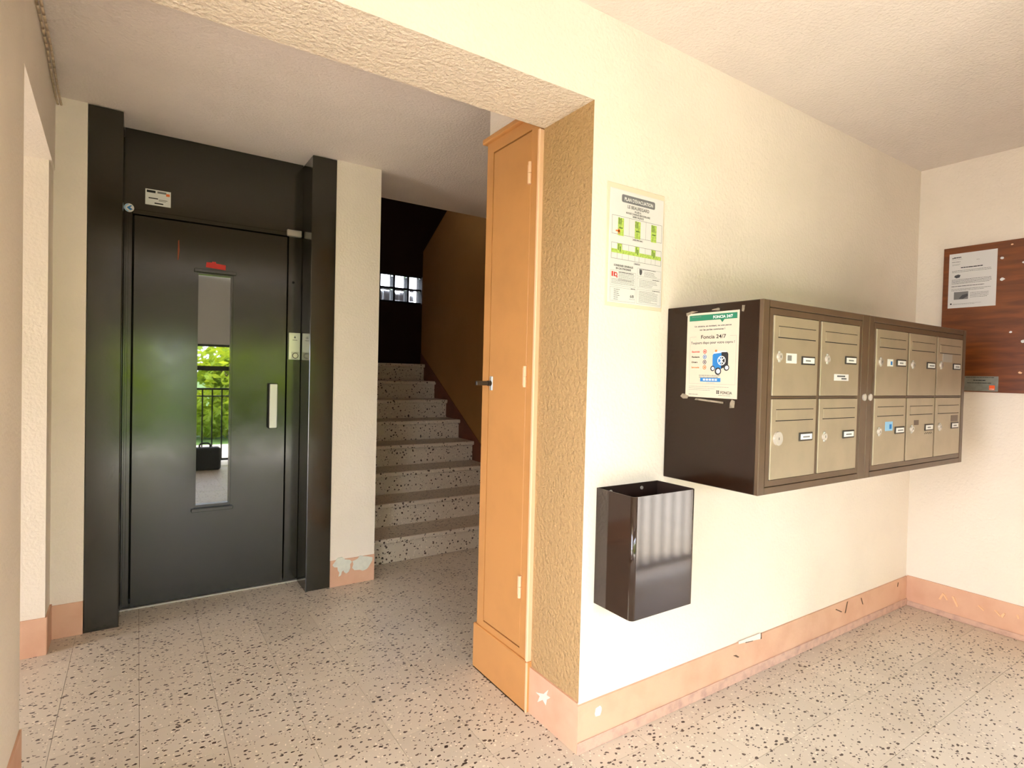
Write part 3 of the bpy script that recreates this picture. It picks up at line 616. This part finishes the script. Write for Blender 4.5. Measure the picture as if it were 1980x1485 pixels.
# ------------------------------------------------------------------ notice board, paper, plate
nb = tag(empty('notice_board', (XR-.0006, 1.275, 1.212), FACE_X), 'reddish brown wooden notice board on the end wall', 'notice board')
MB().box(0, 1.15, 0, .762, 0, .018, bev=.0015).build('panel', 'board_wood', nb)
NX = XR-.0186
pa = tag(empty('notice_sheet', (NX, 1.249, 1.653), FACE_X), 'white typed notice sheet pinned in the corner of the wooden board', 'notice')
MB().box(0, .203, 0, .287, 0, .0006).build('sheet', 'paper', pa)
z = .0009
mk = MB().flat([(.011,.262),(.016,.268),(.021,.262)], z); mk.build('letterhead_mark', 'ink', pa)
lines(.02, .052, .2655, 1, .004, .005, z, 'ink', pa, 'letterhead', 0); lines(.012, .06, .256, 1, .004, .0012, z, 'ink_light', pa)
lines(.012, .05, .243, 1, .004, .0022, z, 'ink_grey', pa); lines(.014, .05, .231, 2, .005, .0014, z, 'ink_light', pa); lines(.118, .132, .245, 1, .004, .0016, z, 'ink_light', pa)
lines(.052, .145, .2105, 1, .004, .0046, z, 'ink', pa, 'notice_title', 0)
lines(.014, .185, .196, 2, .007, .0018, z, 'ink_grey', pa, ragged=.1)
MB().flat([(.024,.165),(.034,.157),(.048,.160),(.052,.172),(.042,.176),(.028,.172)], z).build('picture', 'ink_grey', pa)
lines(.014, .185, .149, 4, .0068, .002, z, 'ink_grey', pa, ragged=.15); lines(.014, .185, .114, 1, .0068, .0026, z, 'ink', pa, ragged=.3)
lines(.014, .185, .099, 2, .0068, .0018, z, 'ink_grey', pa, ragged=.2)
MB().rect(.026,.088,.044,.084,z).build('picture', 'ink_light', pa)
MB().flat([(.048,.048),(.066,.046),(.088,.060),(.086,.072),(.062,.066)], z+.0002).build('picture_detail', 'ink_grey', pa)
lines(.096, .175, .075, 4, .0075, .0018, z, 'ink_grey', pa, ragged=.1)
MB().disc(.014, .022, .004, z).build('footer_mark', 'ink', pa); lines(.022, .15, .022, 2, .004, .0012, z, 'ink_light', pa, ragged=.4)
mp_ = tag(empty('metal_plate', (NX, 1.162, 1.217), FACE_X), 'small grey metal plate with an orange square low on the wooden board', 'plate')
MB().box(0, .14, 0, .077, 0, .0025, bev=.0008).build('plate', 'plate_grey', mp_)
lines(.005, .122, .0705, 1, .004, .0026, .0029, 'ink', mp_, 'engraving', 0); lines(.038, .088, .0555, 1, .004, .0042, .0029, 'ink', mp_, 'engraving', 0); lines(.012, .112, .042, 1, .004, .003, .0029, 'ink', mp_, 'engraving', 0)
sq = MB().rect(.104, .127, .007, .031, .0029).build('logo_square', 'orange', mp_)
text('logo_name', 'orange', .106, .0105, .006, 'white', mp_, .0032, width=.019)
for yy, zz, r, lb, m in ((1.028, 1.888, .009, 'torn paper scrap pinned on the board just right of the notice sheet', 'paper'), (1.023, 1.782, .011, 'rounded white paper scrap on the board beside the notice sheet', 'white'), (.982, 1.515, .007, 'tiny paper shred on the bare middle of the wooden board', 'paper'), (.99, 1.95, .006, 'tiny pale scrap near the top edge of the board', 'flake'), (.940, 1.314, .008, 'flat pale shred low on the board above the plate level', 'flake'), (.934, 1.468, .012, 'curled pink paper scrap on the board', 'paper'), (.943, 1.855, .008, 'pale paper corner left on the board high up', 'paper')):
    n = 7; pts = [(r*math.cos(2*math.pi*i/n)*random.uniform(.6, 1.1), r*.8*math.sin(2*math.pi*i/n)*random.uniform(.6, 1.1)) for i in range(n)]
    o = MB().prism(pts, 'z', 0, .002).build('paper_scrap', m); o.location = (NX, yy, zz); o.rotation_euler = FACE_X
    tag(o, lb, 'paper', 'scraps on the notice board')

# ------------------------------------------------------------------ wall bin
bn = tag(empty('wall_bin', (1.423, 1.318, .49)), 'open dark brown metal bin hung on the cream wall under the evacuation plan', 'bin')
bx0, bx1, by0, by1, bz0, bz1, t = 1.2775, 1.5685, 1.232, 1.4035, .490, .8765, .0022
rad = .015
def roundrect(x0, x1, y0, y1, r):
    pts = []
    for cx, cy, a in ((x0+r, y0+r, 180), (x1-r, y0+r, 270)):
        for k in range(7): tt = R(a+k*15); pts.append((cx+r*math.cos(tt), cy+r*math.sin(tt)))
    return pts+[(x1, y1), (x0, y1)]
outer = roundrect(bx0, bx1, by0, by1, rad); inner = roundrect(bx0+t, bx1-t, by0+t, by1-t, rad-t)
mb = MB(); bm = mb.bm; n = len(outer)
ob = [bm.verts.new((*p, bz0)) for p in outer]; ot = [bm.verts.new((*p, bz1)) for p in outer]; it = [bm.verts.new((*p, bz1)) for p in inner]
for i in range(n):
    j = (i+1) % n
    bm.faces.new((ob[i], ob[j], ot[j], ot[i])).smooth = (Vector(outer[i])-Vector(outer[j])).length < .03
    bm.faces.new((ot[i], ot[j], it[j], it[i]))
bm.faces.new(list(reversed(ob)))
bo = rel(mb, bn).build('shell', 'bin_metal', bn)
mb = MB(); bm = mb.bm
it = [bm.verts.new((*p, bz1-.0005)) for p in inner]; ib = [bm.verts.new((*p, bz0+.003)) for p in inner]
for i in range(n): bm.faces.new((it[i], it[(i+1) % n], ib[(i+1) % n], ib[i]))
bm.faces.new(ib)
rel(mb, bn).build('lining', 'bin_inside', bn, recalc=False)
for x in (1.338, 1.486):
    rel(MB().cyl((x, by1-.006, .858), (x, by1-.0022, .858), .006, 14), bn).build('screw', 'alu_dull', bn)

# ------------------------------------------------------------------ cable in the left ceiling corner
pts = [(-.2725-.034*t-.002*math.sin(t*9), 2.0+1.225*t, 2.421-.03*t**.7) for t in [i/24 for i in range(25)]]
c = tag(empty('painted_cable', (-.29, 2.6, 2.4)), 'painted over cable running along the ceiling corner', 'cable')
rel(MB().tube(pts, .0045), c).build('cable_run', 'cable', c, smooth=True)
rel(MB().tube([(x+.012, y, z+.002+.004*math.sin(y*7)) for x, y, z in pts], .0045), c).build('cable_run', 'cable', c, smooth=True)

# ------------------------------------------------------------------ behind the camera: open porch front, guard rails, bag, garden
w2 = tag(empty('window_2', (1, YF, 0)), 'dark metal frame across the open porch front', 'window frame', kind='structure')
def wp(name, m, mb): return rel(mb, w2).build(name, m, w2)
for x in (-.278, 2.0): wp('mullion', 'rail_metal', MB().box(x, x+.06, YF-.05, YF, 0, ZC-.001))
wp('transom_bar', 'rail_metal', MB().box(-.218, 2.0, YF-.04+.016, YF-.005, 1.19, 1.25))
bl = tag(empty('roller_blind', (.94, YF-.03, 1.5)), 'wide roller blind half lowered behind the railing and the bag', 'blind')
rel(MB().box(-.215, 1.998, YF-.035, YF-.025, 1.53, ZC-.001), bl).build('blind_sheet', 'blind', bl)
rel(MB().box(-.215, 1.998, YF-.042, YF-.018, 1.5, 1.53, bev=.004), bl).build('bottom_bar', 'rail_metal', bl)
added_blind = tag(empty('roller_blind', (2.78, -.06, .54)), 'pale roller blind pulled low over the terrace opening', 'blind')  # unseen blind, added to hold back light from the terrace
rel(MB().box(2.362, 3.198, -.064, -.056, .57, 2.05), added_blind).build('blind_sheet', 'blind', added_blind)
rel(MB().box(2.362, 3.198, -.072, -.048, .54, .57, bev=.004), added_blind).build('bottom_bar', 'rail_metal', added_blind)
def railing(label, x0, x1, y, axis='x', sp=.11):
    e = tag(empty('guard_railing', ((x0+x1)/2, y, 0) if axis == 'x' else (y, (x0+x1)/2, 0)), label, 'railing', 'porch guard railings')
    L = x1-x0
    def B(a, b, z0, z1, hw):
        return MB().box(a-(x0+x1)/2, b-(x0+x1)/2, -hw, hw, z0, z1) if axis == 'x' else MB().box(-hw, hw, a-(x0+x1)/2, b-(x0+x1)/2, z0, z1)
    for z0, z1 in ((.95, .975), (.865, .88), (.06, .085)): B(x0, x1, z0, z1, .014).build('rail', 'rail_metal', e)
    n = max(2, round(L/sp)); bar = None
    for i in range(n+1):
        if i in (0, n): B(x0+(L-.03)*i/n, x0+(L-.03)*i/n+.03, 0, .95, .015).build('post', 'rail_metal', e); continue
        a = x0+L*i/n
        if bar is None:
            bar = MB().box(-.008, .008, -.008, .008, .085, .95).build('baluster', 'rail_metal', e); o = bar
        else: o = bar.copy(); C.objects.link(o); o.name = 'baluster'
        o.location = (a-(x0+x1)/2, 0, 0) if axis == 'x' else (0, a-(x0+x1)/2, 0)
    return e
railing('dark metal guard railing behind the bag', -.2, 1.98, -1.05)
railing('dark metal guard railing at the terrace opening opposite the bin', 2.3, 3.26, .03, sp=.1)
bgx = tag(empty('travel_bag', (.68, -.75, 0)), 'black soft travel bag standing on the floor', 'bag')
MB().box(-.17, .17, -.08, .08, 0, .27, bev=.03, seg=3).build('body', 'bag', bgx)
MB().tube([(-.06, 0, .262), (-.055, 0, .305), (-.03, 0, .318), (.03, 0, .318), (.055, 0, .305), (.06, 0, .262)], .011).build('handle', 'bag', bgx)
MB().box(-.172, .172, -.012, .012, .20, .212).build('zip', 'rail_metal', bgx)

g = tag(MB().box(-40, 40, -60, -3.2, -.5, -.12).build('garden_ground', 'grass'), 'green lawn beyond the porch terrace', 'lawn', kind='structure')
tag(MB().box(-14, 16, -3.2, YF, -.5, -.006).box(-14, -2.5, YF, 9, -.5, -.006).box(2.16, 16, YF, 0, -.5, -.006).box(-2.5, -.45, YF, 1.15, -.5, -.006).build('terrace', 'terrace'), 'pale paved terrace around the porch', 'terrace', kind='structure')
def tree(label, x, y, h, rad_, m, seed, nleaf=2600):
    rnd = random.Random(seed)
    e = tag(empty('tree', (x, y, -.12)), label, 'tree', 'garden trees in front of the porch')
    mb = MB().cyl((0, 0, 0), (rnd.uniform(-.2, .2), rnd.uniform(-.2, .2), h*.55), .11, 8, .06)
    for k in range(6):
        a = rnd.uniform(0, 6.28); z0 = h*rnd.uniform(.15, .5)
        mb.cyl((0, 0, z0), (math.cos(a)*rad_*.7, math.sin(a)*rad_*.7, z0+h*rnd.uniform(.1, .35)), .045, 6, .015)
    mb.build('trunk', 'bark', e)
    fm = MB(); bm = fm.bm
    cl = [(rnd.uniform(-1, 1)*rad_*.75, rnd.uniform(-1, 1)*rad_*.75, h*rnd.uniform(.1, .86), rad_*rnd.uniform(.3, .55)) for _ in range(16)]
    for _ in range(nleaf):
        cx, cy, cz, cr = rnd.choice(cl); v = Vector((rnd.gauss(0, 1), rnd.gauss(0, 1), rnd.gauss(0, 1))).normalized()*cr*rnd.uniform(.5, 1)**.5
        p = Vector((cx, cy, max(.08, cz+v.z))); p.x += v.x; p.y += v.y
        u = Vector((rnd.gauss(0, 1), rnd.gauss(0, 1), rnd.gauss(0, .6))).normalized(); w_ = u.orthogonal().normalized(); s_ = rnd.uniform(.07, .13)
        bm.faces.new([bm.verts.new(q) for q in (p-u*s_, p+w_*s_*.45, p+u*s_, p-w_*s_*.45)])
    tag(fm.build('foliage', m, e, recalc=False), kind='stuff')
k = 0
for x, y, h_, m, lb in ((-5.4, -5.4, 1.9, 'leaf_dark', 'bushy dark green shrub at the edge of the lawn'), (-3.0, -5.2, 1.75, 'leaf', 'bright yellow green shrub facing the side wall end of the porch'),
    (-.6, -5.4, 1.85, 'leaf', 'bright yellow green shrub behind the lawn edge'), (1.8, -5.2, 1.75, 'leaf_pale', 'pale green loose shrub opposite the porch'),
    (4.2, -5.4, 1.85, 'leaf_dark', 'deep green shrub opposite the railing'), (6.6, -5.2, 1.8, 'leaf_pale', 'pale green shrub past the end wall')):
    k += 1; tree(lb, x, y, h_, 1.0, m, k, 5200)
# dark boards added as the silhouette behind the lower glass blocks
fe = tag(empty('garden_fence', (2.9, 7.45, -.12)), 'dark uneven board fence outside the glass block window', 'fence')
for i, hh in enumerate((2.30, 2.33, 2.46, 2.47, 2.44, 2.46, 2.43, 2.28)):
    MB().box(-.46+i*.115, -.46+i*.115+.108, 0, .025, 0, hh, bev=.004).build('board', 'fence_dark', fe)
for zz in (.5, 1.9): MB().box(-.46, .455, .025, .055, zz, zz+.07).build('fence_rail', 'fence_dark', fe)
tag(MB().box(-2, 8, 6.95, 12, -.5, -.12).build('back_yard', 'grass'), 'grass strip behind the building', 'lawn', kind='structure')
